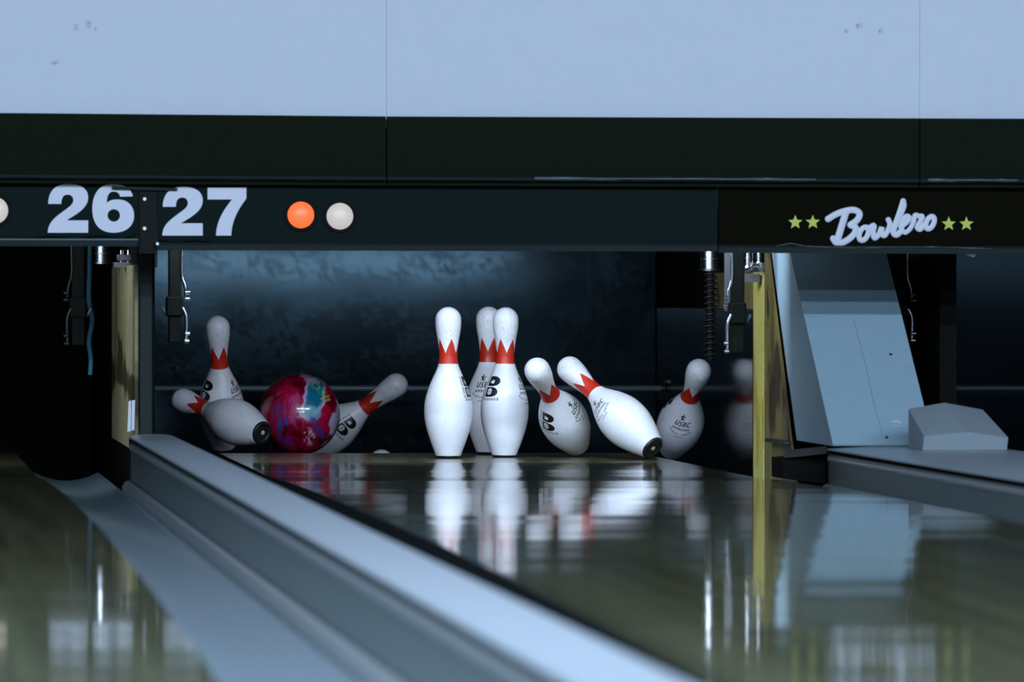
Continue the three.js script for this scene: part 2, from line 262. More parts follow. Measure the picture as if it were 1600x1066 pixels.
// digits: outlines in quarter pixels of the frame, offset (0, 270)
function digit(kind, dx, dy, d) {
  const s = new THREE.Shape(), P = (x, y) => { const p = at((x + dx) * 0.25, 270 + (y + dy) * 0.25, d); return [p.x, p.y]; };
  const m = (x, y) => s.moveTo(...P(x, y)), l = (x, y) => s.lineTo(...P(x, y)), c = (a, b, e, f, g, h) => s.bezierCurveTo(...P(a, b), ...P(e, f), ...P(g, h));
  if (kind === 2) { m(298, 375); l(551, 375); l(551, 298); l(415, 298); c(470, 262, 551, 225, 551, 155); c(551, 100, 505, 70, 427, 70); c(350, 70, 302, 110, 301, 195); l(383, 195); c(383, 155, 398, 137, 422, 137); c(445, 137, 458, 152, 458, 172); c(458, 198, 430, 215, 390, 245); c(335, 285, 300, 315, 298, 375); }
  if (kind === 6) {
    m(830, 148); l(750, 150); c(745, 125, 730, 118, 710, 118); c(680, 118, 668, 145, 668, 188); c(685, 172, 705, 167, 735, 167); c(800, 167, 838, 210, 838, 268); c(838, 335, 785, 375, 712, 375); c(625, 375, 577, 325, 577, 225); c(577, 125, 625, 70, 705, 70); c(775, 70, 822, 100, 830, 148);
    const h = new THREE.Path(), q = P(711, 267), e = P(750, 267); h.absellipse(q[0], q[1], e[0] - q[0], e[0] - q[0], 0, Math.PI * 2, true); s.holes.push(h);
  }
  if (kind === 7) { m(1297, 93); l(1540, 93); l(1540, 160); c(1490, 230, 1450, 290, 1445, 393); l(1350, 393); c(1352, 310, 1390, 240, 1450, 167); l(1297, 167); }
  const g = new THREE.ExtrudeGeometry(s, { depth: 0.0016, bevelEnabled: false, curveSegments: 16 }); g.translate(0, 0, -d); return g;
}
{
  const A = numberBoard(-660, 216, 291, 292, 384, 385, M.boardBlack, 'black lane board with white number 26');
  part('digit_two', A.rel(digit(2, 0, 0, BD - 0.0004)), M.white, A.t, 'white digit 2');
  part('digit_six', A.rel(digit(6, 0, 0, BD - 0.0004)), M.white, A.t, 'white digit 6');
  lensLamp(A.t, A.o, -8, 329, [0.75, 0.62, 0.52], 0.35); lensLamp(A.t, A.o, -70, 328, [0.95, 0.16, 0.04], 0.55);
  part('creased_edge', A.rel(tube([at(40, 372, BD - 0.006), at(80, 368, BD - 0.008), at(120, 371, BD - 0.006), at(160, 367, BD - 0.008), at(190, 371, BD - 0.007), at(212, 366, BD - 0.006)], 0.003, 40, 8)), M.boardBlack, A.t);
  const B = numberBoard(246, 1121, 293, 295, 391, 393, M.boardBlack, 'black lane board with white number 27 and two round lamps');
  part('digit_two', B.rel(digit(2, 716, 18, BD - 0.0004)), M.white, B.t, 'white digit 2');
  part('digit_seven', B.rel(digit(7, 0, 0, BD - 0.0004)), M.white, B.t, 'white digit 7');
  lensLamp(B.t, B.o, 470, 336, [0.95, 0.16, 0.04], 0.75); lensLamp(B.t, B.o, 531, 338, [0.75, 0.62, 0.52], 0.35);
  part('creased_edge', B.rel(tube([at(248, 374, BD - 0.006), at(275, 377, BD - 0.008), at(310, 375, BD - 0.006), at(345, 379, BD - 0.007), at(400, 379, BD - 0.006)], 0.003, 40, 8)), M.boardBlack, B.t);
  part('lip_screw', B.rel(cyl(at(246, 381, BD - 0.024), at(246, 381, BD - 0.019), 0.0035, 0.0035, 10)), M.chrome, B.t);

  const C = numberBoard(1123, 1985, 292, 296, 395, 399, M.signBlack, 'black sign board with white script name and yellow stars');
  const Z = (x, y, d = BD - 0.001) => at(1220 + x * 0.2, 295 + y * 0.2, d).sub(C.o);
  const stroke = (pts, w, closed = false) => {
    const cv = new THREE.CatmullRomCurve3(pts.map(p => Z(...p)), closed), r = w * 1.13 * 0.2 * BD / F / 2, n = pts.length * 8;
    const list = [new THREE.TubeGeometry(cv, n, r, 10, closed)];
    if (!closed) for (const k of [0, 1]) { const s = new THREE.SphereGeometry(r, 12, 8), q = cv.getPoint(k); s.translate(q.x, q.y, q.z); list.push(s); }
    const z0 = Z(0, 0).z; for (const g of list) { const p = g.attributes.position; for (let i = 0; i < p.count; i++) p.setZ(i, z0 + (p.getZ(i) - z0) * 0.3); g.computeVertexNormals(); }
    return list;
  };
  const ell = (cx, cy, rx, ry, tilt) => { const o = []; for (let i = 0; i < 10; i++) { const a = i / 10 * Math.PI * 2, x = rx * Math.cos(a), y = ry * Math.sin(a); o.push([cx + x * Math.cos(tilt) - y * Math.sin(tilt), cy + x * Math.sin(tilt) + y * Math.cos(tilt)]); } return o; };
  const word = {
    b: [stroke([[370, 236], [430, 200], [510, 172], [580, 168], [615, 195], [600, 240], [545, 282]], 46), stroke([[508, 185], [488, 250], [462, 335], [438, 412]], 50), stroke([[410, 390], [432, 420], [470, 424], [530, 394], [578, 345], [586, 305], [552, 287]], 46)],
    o: [stroke(ell(648, 352, 32, 55, 0.42), 38, true)],
    w: [stroke([[700, 300], [728, 285], [722, 340], [732, 386], [762, 362], [790, 300], [788, 345], [805, 368], [835, 330], [852, 275], [840, 242]], 38)],
    l: [stroke([[956, 98], [940, 150], [915, 225], [888, 300], [880, 345], [902, 362], [945, 325]], 42), stroke([[962, 102], [966, 130], [940, 205], [905, 285]], 30)],
    e: [stroke([[938, 300], [985, 262], [1006, 226], [985, 212], [955, 250], [945, 312], [968, 342], [1010, 312], [1036, 262]], 34)],
    r: [stroke([[1036, 262], [1052, 206], [1078, 214], [1106, 216], [1086, 262], [1066, 306], [1088, 318], [1118, 280]], 36)],
    end: [stroke(ell(1166, 265, 28, 52, 0.42), 38, true)],
  };
  for (const [k, v] of Object.entries(word)) part('script_letter', v.flat(), M.white, C.t, 'white script letter');
  for (const [cx, cy] of [[113, 263], [250, 262], [1312, 275], [1450, 275]]) {
    const s = new THREE.Shape(); for (let i = 0; i < 10; i++) { const r = i % 2 ? 25 : 58, a = Math.PI / 2 + i * Math.PI / 5, p = Z(cx + r * Math.cos(a), cy - r * Math.sin(a)); i ? s.lineTo(p.x, p.y) : s.moveTo(p.x, p.y); }
    const g = new THREE.ExtrudeGeometry(s, { depth: 0.003, bevelEnabled: false }); g.translate(0, 0, Z(0, 0).z - 0.002); part('star', g, M.starYellow, C.t, 'yellow star');
  }
  part('worn_lip', C.rel(tube([at(1212, 385, BD - 0.022), at(1235, 381, BD - 0.022), at(1262, 385, BD - 0.022), at(1330, 387, BD - 0.022), at(1440, 386, BD - 0.022), at(1550, 389, BD - 0.022)], 0.0016, 60, 6)), M.scraped, C.t, 'scraped metal lip');
  // torn white sticker hanging under the sign
  const tri = new THREE.Shape(); [[1507, 397], [1524, 397], [1520, 402], [1512, 400]].forEach(([x, y], i) => { const p = at(x, y, 17.03); i ? tri.lineTo(p.x, p.y) : tri.moveTo(p.x, p.y); });
  const tg = new THREE.ExtrudeGeometry(tri, { depth: 0.001, bevelEnabled: false }); tg.translate(0, 0, -17.012);
  single('torn_sticker', tg, M.guardWhite, 'small torn white sticker under the script sign lip', 'sticker');
  // joint bracket between the two boards, with its screws, and the strip over the digits
  const jb = thing('board_bracket', 'dark upright bracket with two screws between numbers 26 and 27', 'bracket', at(231, 340, BD));
  const jr = g => { g.translate(-jb.position.x, -jb.position.y, -jb.position.z); return g; };
  part('strip', jr(board(217, 245, 286, 286, 396, 396, BD + 0.004, 0.02)), M.frameBlack, jb);
  part('raised_rib', jr(board(219, 232, 297, 297, 392, 392, BD, 0.006)), M.frameBlack, jb);
  for (const y of [311, 357]) part('screw', jr(cyl(at(226, y, BD - 0.004), at(226, y, BD + 0.002), 0.0042, 0.0042, 12)), M.chrome, jb);
  single('cover_strip', board(175, 277, 291, 294, 296, 298, BD - 0.012, 0.008), M.lipBlack, 'thin dark strip over the tops of the lane digits', 'strip');
}

// ---------------------------------------------------------------- kickbacks and pit
function uvFace(g, d0, d1, y0, y1) { const p = g.attributes.position, uv = g.attributes.uv; for (let k = 0; k < p.count; k++) uv.setXY(k, (-p.getZ(k) - d0) / (d1 - d0), (p.getY(k) - y0) / (y1 - y0)); return g; }
struct('wall_kickback_core', box(0.634, 0.672, -0.42, 0.78, -17.44, END), M.pitBlack, 'black side wall between the pits of lanes 26 and 27');
struct('wall_kickback_pair', box(2.226, 2.26, -0.42, 0.78, -18.16, END), M.pitBlack, 'black side wall right of the pit of lane 27');
struct('wall_kickback_far', box(2.56, 2.60, -0.42, 0.78, -17.6, END), M.pitBlack, 'black side wall left of the pit under the script sign');
single('kickback_board', uvFace(rbox(0.624, 0.633, 0.04, 0.484, -17.44, -19.1, 0.001), 17.44, 19.1, 0.04, 0.484), M.oliveLeft, 'stained olive fibre board beside the pit of lane 26', 'board');
single('kickback_post', rbox(0.634, 0.664, -0.06, 0.72, -17.385, -17.43, 0.003), M.postPaint, 'dark painted upright post below the board bracket', 'post');
{
  const t = thing('kickback_board', 'yellow fibre board beside the white hood', 'board', V(2.22, 0, -18.0));
  const r = g => { g.translate(-2.22, 0, 18); return g; };
  const wf = [[17.575, -0.06], [18.214, -0.06], [18.214, 0.56], [18.185, 0.56]], wc = x => wf.map(([d, y]) => V(x, y, -d));
  part('wood_face', r(hexa([...wc(2.214), ...wc(2.2195)])), M.oliveRight, t);
  part('bright_edge', r(uvFace(rbox(2.2125, 2.2195, -0.06, 0.47, -18.217, -18.43, 0.001), 18.217, 18.43, -0.06, 0.47)), M.yellowEdge, t, 'bright yellow strip');
  part('rear_face', r(uvFace(rbox(2.214, 2.2195, 0.376, 0.47, -18.432, -19.3, 0.001), 18.432, 19.3, 0.0, 0.56)), M.oliveRight, t);
  part('wear_plate', r(rbox(2.211, 2.2195, -0.20, 0.374, -18.432, -20.68, 0.001)), M.plate, t, 'glossy black wear plate');
  part('plate_edge', r(rbox(2.210, 2.2195, 0.3742, 0.3756, -18.44, -20.5, 0.0004)), M.steel, t);
  const c = at(1222, 690, 17.8); part('ledge', r(rbox(2.195, 2.2135, c.y - 0.006, c.y + 0.003, -17.68, -18.05, 0.002)), M.darkSteel, t);
  part('cap_plate', r(rbox(2.205, 2.2195, 0.4705, 0.492, -18.217, -18.6, 0.002)), M.steel, t, 'steel cap plate');
}
const CD = 20.7;
for (const [x0, x1, lab] of [[-0.95, 0.62, 'dark pit curtain behind lane 26'], [0.69, 2.209, 'dark scuffed vinyl pit curtain behind the struck pins'], [2.62, 4.2, 'dark pit curtain under the script sign']]) {
  const g = new THREE.PlaneGeometry(x1 - x0, 1.0, 60, 24), p = g.attributes.position;
  for (let k = 0; k < p.count; k++) { const x = p.getX(k), y = p.getY(k); p.setZ(k, 0.0012 * Math.sin(x * 9 + 1) + 0.0006 * Math.sin(x * 17 + y * 4) - 0.05 * (y - 0.02) * (y - 0.02)); }
  g.computeVertexNormals(); g.translate((x0 + x1) / 2, 0.24, -CD);
  const back = g.clone(); back.translate(0, 0, -0.006);
  single('pit_curtain', [g, back], x0 < 0 ? M.pitBlack : x0 > 2 ? M.plainCurtain : M.curtain, lab, 'curtain');
}
for (const [x0, x1, lab] of [[0.675, 2.209, 'blue-grey steel rail across the pit behind the pins'], [2.602, 4.2, 'steel rail across the pit under the script sign']]) {
  const y = ay(607, 20.45), t = thing('pit_rail', lab, 'rail', V((x0 + x1) / 2, y, -20.45)), w = (x1 - x0) / 2;
  part('tube', cyl(V(-w + 0.012, 0, 0), V(w - 0.012, 0, 0), 0.0085, 0.0085, 16), M.rail, t);
  for (const s of [-1, 1]) part('end_flange', cyl(V(s * w, 0, 0), V(s * (w - 0.012), 0, 0), 0.011, 0.011, 16), M.darkSteel, t);
}
{ // small glint plate on the right of the pit
  single('pit_bracket', rbox(ax(1040, 20.4), ax(1062, 20.4), ay(599, 20.4), ay(594, 20.4), -20.36, -20.44, 0.002), M.rail, 'small steel bracket above the pit rail by the right pin', 'bracket');
}

// ---------------------------------------------------------------- machine hardware under the boards
function sweepArm(px, top, bot, d, side, label, metal = M.chrome) {               // hanging arm with bolted links on one side
  const o = at(px, top, d), s = F / d, t = thing('sweep_arm', label, 'machine arm', o), q = (x, y, z = 0) => V(side * x / s, -(y) / s, z), L = bot - top;
  part('bar', rbox(-10 / s, 10 / s, -L / s, 0.78 - o.y, -0.02, 0.02, 0.004), M.frameBlack, t);
  part('clamp', rbox(-14 / s, 13 / s, -(L * 0.72) / s, -(L * 0.5) / s, -0.025, 0.024, 0.006), M.frameBlack, t);
  part('slider_plate', [tube([q(11, -20, 0.02), q(11, L * 0.3, 0.02), q(15, L * 0.38, 0.02), q(17, L * 0.5, 0.02)], 0.0034, 24, 8)], metal, t, 'chrome link');
  part('lower_link', [tube([q(11, L * 0.62, 0.022), q(14, L * 0.66, 0.022), q(17, L * 0.72, 0.022), q(17, L * 0.97, 0.022)], 0.0045, 24, 8)], metal, t, 'chrome link');
  for (const [x, y] of [[19, 0.46], [19, 0.53], [19, 0.9], [18, 0.98]]) { const a = q(x - 3, L * y, 0.024), b = q(x + 4, L * y, 0.024); part('bolt', cyl(a, b, 0.0055, 0.0055, 6), metal, t); }
  part('lever', tube([q(-13, L * 0.7, 0.01), q(-17, L * 0.66, 0.012), q(-20, L * 0.62, 0.012)], 0.004, 10, 8), M.rail, t);
  return t;
}
sweepArm(273, 390, 536, 18.0, 1, 'black sweep arm with chrome links hanging by the kickback post');
sweepArm(1152, 393, 552, 18.0, -1, 'black sweep arm with chrome links hanging by the yellow board');
sweepArm(1406, 396, 535, 17.9, 1, 'black sweep arm with chrome links behind the white hood');
sweepArm(122, 388, 540, 18.6, -1, 'black sweep arm in the dark pit of lane 26', M.darkSteel);  // darker metal puts the dimness of this pit into the links
function piston(px, y0, y1, wpx, d, label, spring) {
  const s = F / d, o = at(px, y1, d), t = thing('piston', label, 'machine part', o), r = wpx / 2 / s, h = (y1 - y0) / s;
  part('barrel', cyl(V(0, 0, 0), V(0, h + 0.13, 0), r, r, 24), M.chrome, t);
  part('flange', cyl(V(0, -0.004, 0), V(0, 0.002, 0), r * 1.35, r * 1.3, 24), M.chrome, t);
  part('collar', cyl(V(0, h * 0.55, 0), V(0, h * 0.62, 0), r * 1.06, r * 1.06, 24), M.steel, t);
  if (spring) { const pts = []; const H = spring / s, n = 15; for (let i = 0; i <= n * 8; i++) { const a = i / 8 * Math.PI * 2; pts.push(V(Math.cos(a) * r * 0.62, -0.006 - H * i / (n * 8), Math.sin(a) * r * 0.62)); } part('coil_spring', tube(pts, 0.0024, n * 16, 6), M.darkSteel, t, 'dark coil spring'); part('rod', cyl(V(0, -H - 0.01, 0), V(0, 0, 0), r * 0.4, r * 0.4, 12), M.frameBlack, t); }
  return t;
}
piston(1110, 393, 421, 30, 18.8, 'chrome piston with hanging coil spring above the right pin', 136);
piston(160, 386, 410, 26, 18.4, 'chrome piston over the pit of lane 26', 0);
piston(1170, 394, 416, 14, 18.3, 'thin chrome piston above the yellow board', 0);
piston(1187, 394, 410, 11, 18.3, 'short thin chrome piston beside the hood', 0);
{
  const b = thing('bracket_block', 'steel bracket plates on top of the olive board', 'bracket', at(198, 415, 18.0));
  const r = g => { g.translate(-b.position.x, -b.position.y, -b.position.z); return g; };
  part('base_plate', r(board(178, 216, 410, 410, 418, 418, 17.98, 0.1)), M.steel, b);
  part('upper_plate', r(board(184, 217, 398, 398, 407, 407, 18.0, 0.08)), M.chrome, b);
  for (const x of [190, 201, 209]) part('bolt', r(cyl(at(x, 410, 18.02), at(x, 391, 18.02), 0.006, 0.005, 6)), M.chrome, b);
  single('small_plate', board(236, 246, 388, 388, 418, 418, 17.7, 0.006), M.guardWhite, 'small pale plate behind the post top', 'plate');
  single('blue_strap', [tube([at(141, 235, 18.7), at(141, 330, 18.7), at(140, 425, 18.7), at(139, 470, 18.7), at(144, 500, 18.7), at(139, 535, 18.7), at(142, 560, 18.7), at(141, 586, 18.7)], 0.006, 40, 8)], M.blueStrap, 'blue strap hanging in the pit of lane 26', 'strap');
  const c = thing('steel_clip', 'bent steel clip and block above the yellow board', 'clip', at(1176, 432, 18.25));
  const rc = g => { g.translate(-c.position.x, -c.position.y, -c.position.z); return g; };
  part('block', rc(board(1163, 1187, 428, 428, 441, 441, 18.24, 0.05)), M.steel, c);
  part('hook', rc(tube([at(1164, 424, 18.2), at(1172, 421, 18.2), at(1180, 416, 18.2), at(1186, 418, 18.2), at(1190, 426, 18.2)], 0.004, 24, 8)), M.chrome, c);
  single('machine_rail', board(1132, 1145, 228, 228, 486, 486, 18.1, 0.01), M.steel, 'grey steel upright strip left of the black arm', 'strip');
  const gd = thing('plastic_guard', 'small white plastic guard at the foot of the olive board', 'guard', at(206, 674, 17.42));
  const rg = g => { g.translate(-gd.position.x, -gd.position.y, -gd.position.z); return g; };
  const slat = (a, b2, c2, e, y0, y1) => hexa([at(a, y1, 17.4), at(b2, y1 - 1, 17.4), at(e, y0, 17.4), at(c2, y0 + 1, 17.4), at(a, y1, 17.42), at(b2, y1 - 1, 17.42), at(e, y0, 17.42), at(c2, y0 + 1, 17.42)]);
  part('slat', rg(slat(199, 204.5, 201, 205, 626, 675)), M.guardWhite, gd); part('slat', rg(slat(205.5, 210, 206, 211, 625, 673)), M.guardWhite, gd);
  for (const [x, y] of [[213, 610], [213, 528]]) single('bolt_head', new THREE.SphereGeometry(0.005, 12, 8).translate(...at(x, y, 17.5).toArray()), M.chrome, y > 600 ? 'lower bolt head on the olive board' : 'upper bolt head on the olive board', 'bolt');
}

// ---------------------------------------------------------------- white sloping hood and block on the wide divider
{
  const xa = 2.222, xb = 2.455, P = (x, d, y) => V(x, y, -d);
  const F0 = [16.98, 0.063], F1 = [17.80, 0.525], B0 = [17.64, 0.063], B1 = [18.14, 0.525];
  const g = hexa([P(xa, ...F0), P(xb, ...F0), P(xb, ...F1), P(xa, ...F1), P(xa, ...B0), P(xb, ...B0), P(xb, ...B1), P(xa, ...B1)]);
  const tex = canvasTex(512, 1024, (c, w, h) => {
    c.fillStyle = 'rgb(176,210,222)'; c.fillRect(0, 0, w, h); reseed(77);
    for (let i = 0; i < 700; i++) { c.fillStyle = rnd() < 0.5 ? 'rgba(170,185,195,0.08)' : 'rgba(215,222,226,0.08)'; c.beginPath(); c.ellipse(rnd() * w, rnd() * h, 4 + rnd() * 30, 3 + rnd() * 12, rnd() * 3, 0, 7); c.fill(); }
    c.strokeStyle = 'rgba(70,80,88,0.6)'; c.lineWidth = 2; c.beginPath(); c.moveTo(w * 0.5, h * 0.38); c.lineTo(w * 0.51, h * 0.6); c.lineTo(w * 0.50, h * 0.78); c.lineTo(w * 0.52, h * 0.94); c.stroke();
    c.fillStyle = 'rgb(50,56,60)'; for (const [x, y] of [[0.79, 0.555], [0.55, 0.965]]) { c.beginPath(); c.ellipse(x * w, y * h, 9, 6, 0, 0, 7); c.fill(); }
    c.strokeStyle = 'rgba(90,100,108,0.5)'; c.beginPath(); c.moveTo(0.02 * w, 0.36 * h); c.lineTo(0.16 * w, 0.365 * h); c.stroke();
  });
  const t = thing('sloping_hood', 'white sloping hood between the yellow board and the script sign', 'hood', V((xa + xb) / 2, 0.063, -17.3));
  g.translate(-t.position.x, -t.position.y, -t.position.z);
  part('shell', g, std(0.42, 0.60, 0.69, 0.6), t);
  const off = V(0, 0.0035, 0.006), fp = [P(xa, ...F0), P(xb, ...F0), P(xb, ...F1), P(xa, ...F1)].map(p => p.sub(t.position));
  part('front_panel', hexa([...fp.map(p => p.clone().add(off)), ...fp]), new THREE.MeshPhysicalMaterial({ map: tex, roughness: 0.6 }), t);
  part('edge_bead', tube([V(xa + 0.001, 0.525, -18.14), V(xa + 0.001, 0.42, -18.026), V(xa + 0.001, 0.30, -17.896), V(xa + 0.001, 0.2, -17.788)].map(p => p.sub(t.position)), 0.0025, 30, 8), M.steel, t, 'thin steel edge tube');
  const chip = new THREE.Shape(); [[-0.014, -0.004], [-0.010, 0.006], [0.004, 0.008], [0.012, 0.000], [0.011, -0.011], [0.002, -0.006]].forEach(([x, y], i) => i ? chip.lineTo(x, y) : chip.moveTo(x, y));
  const cg = new THREE.ExtrudeGeometry(chip, { depth: 0.0012, bevelEnabled: false }); cg.rotateX(-Math.atan2(0.82, 0.462)); const k = 0.105; cg.translate(ax(1397, 17.1) - t.position.x, 0.462 * k + 0.0055, -16.98 - 0.82 * k + 0.010 - t.position.z);
  part('torn_sticker', cg, M.guardWhite, t, 'torn white sticker');
  // bracket plate at its foot, with a black block filling the recess below
  const s2 = thing('bracket_block', 'dark bracket plate and black recess filling at the foot of the white hood', 'bracket', at(1258, 740, 17.2));
  const r2 = q => { q.translate(-s2.position.x, -s2.position.y, -s2.position.z); return q; };
  part('plate', r2(hexa([at(1224, 716, 17.15), at(1292, 709, 17.08), at(1292, 697, 17.12), at(1228, 704, 17.2), at(1224, 716, 17.5), at(1292, 709, 17.4), at(1292, 697, 17.4), at(1228, 704, 17.5)])), std(0.06, 0.06, 0.055, 0.5), s2);
  part('block', r2(board(1222, 1290, 717, 711, 748, 756, 17.16, 0.2)), M.pitBlack, s2);
  // faceted grey cover, its front face undercut to turn it darker
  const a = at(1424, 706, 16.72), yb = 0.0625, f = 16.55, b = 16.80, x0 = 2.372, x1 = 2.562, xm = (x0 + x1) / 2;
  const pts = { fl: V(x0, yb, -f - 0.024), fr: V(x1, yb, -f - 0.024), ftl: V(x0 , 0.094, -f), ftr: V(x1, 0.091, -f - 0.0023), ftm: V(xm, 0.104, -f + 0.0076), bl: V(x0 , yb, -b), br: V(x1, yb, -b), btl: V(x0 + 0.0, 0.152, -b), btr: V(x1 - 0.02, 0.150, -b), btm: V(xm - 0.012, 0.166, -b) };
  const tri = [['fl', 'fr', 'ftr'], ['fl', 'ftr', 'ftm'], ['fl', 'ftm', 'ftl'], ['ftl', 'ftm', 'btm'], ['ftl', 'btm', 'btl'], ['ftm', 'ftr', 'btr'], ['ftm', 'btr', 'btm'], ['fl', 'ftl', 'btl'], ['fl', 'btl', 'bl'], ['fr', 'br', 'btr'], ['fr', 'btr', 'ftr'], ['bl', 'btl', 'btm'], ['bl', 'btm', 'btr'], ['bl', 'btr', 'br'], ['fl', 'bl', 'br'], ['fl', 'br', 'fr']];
  const gg = new THREE.BufferGeometry(); gg.setAttribute('position', new THREE.Float32BufferAttribute(tri.flat().flatMap(n => pts[n].toArray()), 3)); gg.computeVertexNormals(); gg.setAttribute('uv', new THREE.Float32BufferAttribute(new Float32Array(tri.length * 6), 2));
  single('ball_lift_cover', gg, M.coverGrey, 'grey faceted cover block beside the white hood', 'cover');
}

// ---------------------------------------------------------------- pins
const IN = 0.0254, PROF = [[0.24, 2.44], [0.5, 2.66], [0.75, 2.828], [1.4, 3.33], [2.25, 3.906], [2.8, 4.24], [3.375, 4.510], [3.95, 4.69], [4.5, 4.766], [5.2, 4.74], [5.875, 4.563], [6.55, 4.19], [7.25, 3.703], [7.95, 3.08], [8.625, 2.472], [9.0, 2.17], [9.375, 1.965], [10, 1.797], [10.45, 1.80], [10.875, 1.870], [11.3, 1.97], [11.75, 2.094], [12.2, 2.26], [12.625, 2.406], [13.1, 2.51], [13.5, 2.547], [13.727, 2.547]];
const curve = new THREE.CatmullRomCurve3(PROF.map(([h, d]) => V(d / 2 * IN, h * IN, 0)), false, 'centripetal');
const pinPts = curve.getPoints(110).map(p => new THREE.Vector2(p.x, p.y));
for (let i = 1; i <= 16; i++) { const a = i / 16 * Math.PI / 2; pinPts.push(new THREE.Vector2(Math.max(0.00001, 1.2735 * IN * Math.cos(a)), (13.727 + 1.273 * Math.sin(a)) * IN)); }
const PH = 15 * IN;
const pinGeo = new THREE.LatheGeometry(pinPts, 64); { const p = pinGeo.attributes.position, uv = pinGeo.attributes.uv; for (let k = 0; k < p.count; k++) uv.setY(k, p.getY(k) / PH); }
const baseGeo = new THREE.LatheGeometry([[0.00001, 0.0035], [0.0085, 0.0035], [0.009, 0.0015], [0.017, 0.0015], [0.0175, 0.0032], [0.0205, 0.0032], [0.021, 0.0004], [0.0262, 0.0001], [0.0286, 0.0014], [0.0309, 0.0061], [0.028, 0.0062]].map(p => new THREE.Vector2(...p)), 48);
const plugGeo = new THREE.SphereGeometry(0.0062, 16, 8); plugGeo.scale(1, 0.5, 1); plugGeo.translate(0.002, 0.0036, 0.001);
function pinTexture(seed, dirt) {
  return canvasTex(1024, 1024, (g, w, h) => {
    const Y = m => h * (1 - m / PH), U = deg => w * deg / 360;
    g.fillStyle = 'rgb(238,240,243)'; g.fillRect(0, 0, w, h); reseed(seed);
    for (let i = 0; i < 260; i++) { g.fillStyle = `rgba(205,212,222,${0.12 * rnd()})`; g.beginPath(); g.ellipse(rnd() * w, rnd() * h, 10 + rnd() * 60, 8 + rnd() * 50, 0, 0, 7); g.fill(); }
    for (let i = 0; i < 70 * dirt; i++) { const x = rnd() * w, y = Y(0.06 + 0.13 * rnd()), l = 8 + 50 * rnd(); g.fillStyle = `rgba(95,100,118,${0.05 + 0.09 * rnd()})`; g.fillRect(x, y, 1 + 3 * rnd(), l); }       // rub marks of other pins round the belly
    for (let i = 0; i < 220 * dirt; i++) { const x = rnd() * w, y = Y(0.285 + 0.09 * rnd()); g.fillStyle = `rgba(84,90,104,${0.07 + 0.17 * rnd()})`; g.beginPath(); g.ellipse(x, y, 4 + 16 * rnd(), 1.5 + 3.5 * rnd(), rnd() * 3, 0, 7); g.fill(); }    // grime on the head
    for (let i = 0; i < 60 * dirt; i++) { g.strokeStyle = `rgba(50,55,70,${0.12 + 0.35 * rnd()})`; g.lineWidth = 1 + 1.6 * rnd(); const x = rnd() * w, y = rnd() < 0.5 ? Y(0.30 + 0.075 * rnd()) : Y(0.02 + 0.2 * rnd()); g.beginPath(); g.moveTo(x, y); g.quadraticCurveTo(x + 14 * (rnd() - 0.5), y + 8 * rnd(), x + 26 * (rnd() - 0.5), y + 18 * (rnd() - 0.3)); g.stroke(); }
    for (let i = 0; i < 40 * dirt; i++) { g.fillStyle = `rgba(40,40,50,${0.3 + 0.4 * rnd()})`; g.beginPath(); g.arc(rnd() * w, rnd() * h, 0.8 + 1.8 * rnd(), 0, 7); g.fill(); }
    // red crown band, five points
    const yb = Y(9.36 * IN), yv = Y(10.42 * IN), yt = Y(11.85 * IN);
    g.fillStyle = 'rgb(200,42,20)'; g.beginPath(); g.moveTo(0, yb); g.lineTo(0, yv);
    for (let i = 0; i < 5; i++) { g.lineTo((i + 0.5) * w / 5, yt); g.lineTo((i + 1) * w / 5, yv); } g.lineTo(w, yb); g.closePath(); g.fill();
    for (let i = 0; i < 14 * dirt; i++) { g.fillStyle = 'rgba(245,235,230,0.8)'; g.fillRect(rnd() * w, yv + (yb - yv) * rnd() * 0.6, 2 + 8 * rnd(), 1 + 2 * rnd()); }
    const sx = w / 0.352, sy = h / PH;                                   // texture pixels per metre at the shoulder
    // twin-lobed black emblem
    g.save(); g.translate(U(90), Y(0.178)); g.scale(sx / 1000, sy / 1000);   // now in millimetres, y down
    const lobe = (y0, y1, wd) => { g.beginPath(); g.moveTo(-16, y0); g.lineTo(2, y0); g.bezierCurveTo(wd, y0, wd, y1, 2, y1); g.lineTo(-16, y1); g.closePath(); g.fill(); };
    g.fillStyle = '#101214'; lobe(-28, -3, 38); lobe(-0.5, 24, 31);
    g.fillStyle = '#f0f2f5'; g.beginPath(); g.moveTo(-5, -10); g.lineTo(-7, -19); g.lineTo(-2, -15); g.lineTo(1, -21); g.lineTo(4, -15); g.lineTo(9, -19); g.lineTo(7, -10); g.closePath(); g.fill();
    g.beginPath(); g.arc(-2, 10.5, 8, 0, 7); g.fill(); g.strokeStyle = '#101214'; g.lineWidth = 1.3; g.beginPath(); g.moveTo(-10, 11); g.lineTo(6, 11); g.stroke(); g.fillStyle = '#101214'; g.beginPath(); g.moveTo(-5, 8.6); g.lineTo(-2, 4); g.lineTo(1, 8.6); g.closePath(); g.fill(); g.beginPath(); g.moveTo(-5, 13.2); g.lineTo(-2, 16.8); g.lineTo(1, 13.2); g.closePath(); g.fill();
    g.fillStyle = '#101214'; g.font = 'italic bold 10px serif'; g.textAlign = 'center'; g.fillText('Brunswick', 2, 33);
    g.save(); g.translate(-20, 26); g.rotate(-Math.PI / 2); g.font = 'bold 9px sans-serif'; g.textAlign = 'left'; g.fillText('SCORE KING', 0, 0); g.restore(); g.restore();
    // approval mark
    g.save(); g.translate(U(205), Y(0.170)); g.scale(1.3 * sx / 1000, 1.3 * sy / 1000); g.fillStyle = '#15171a'; g.textAlign = 'center';
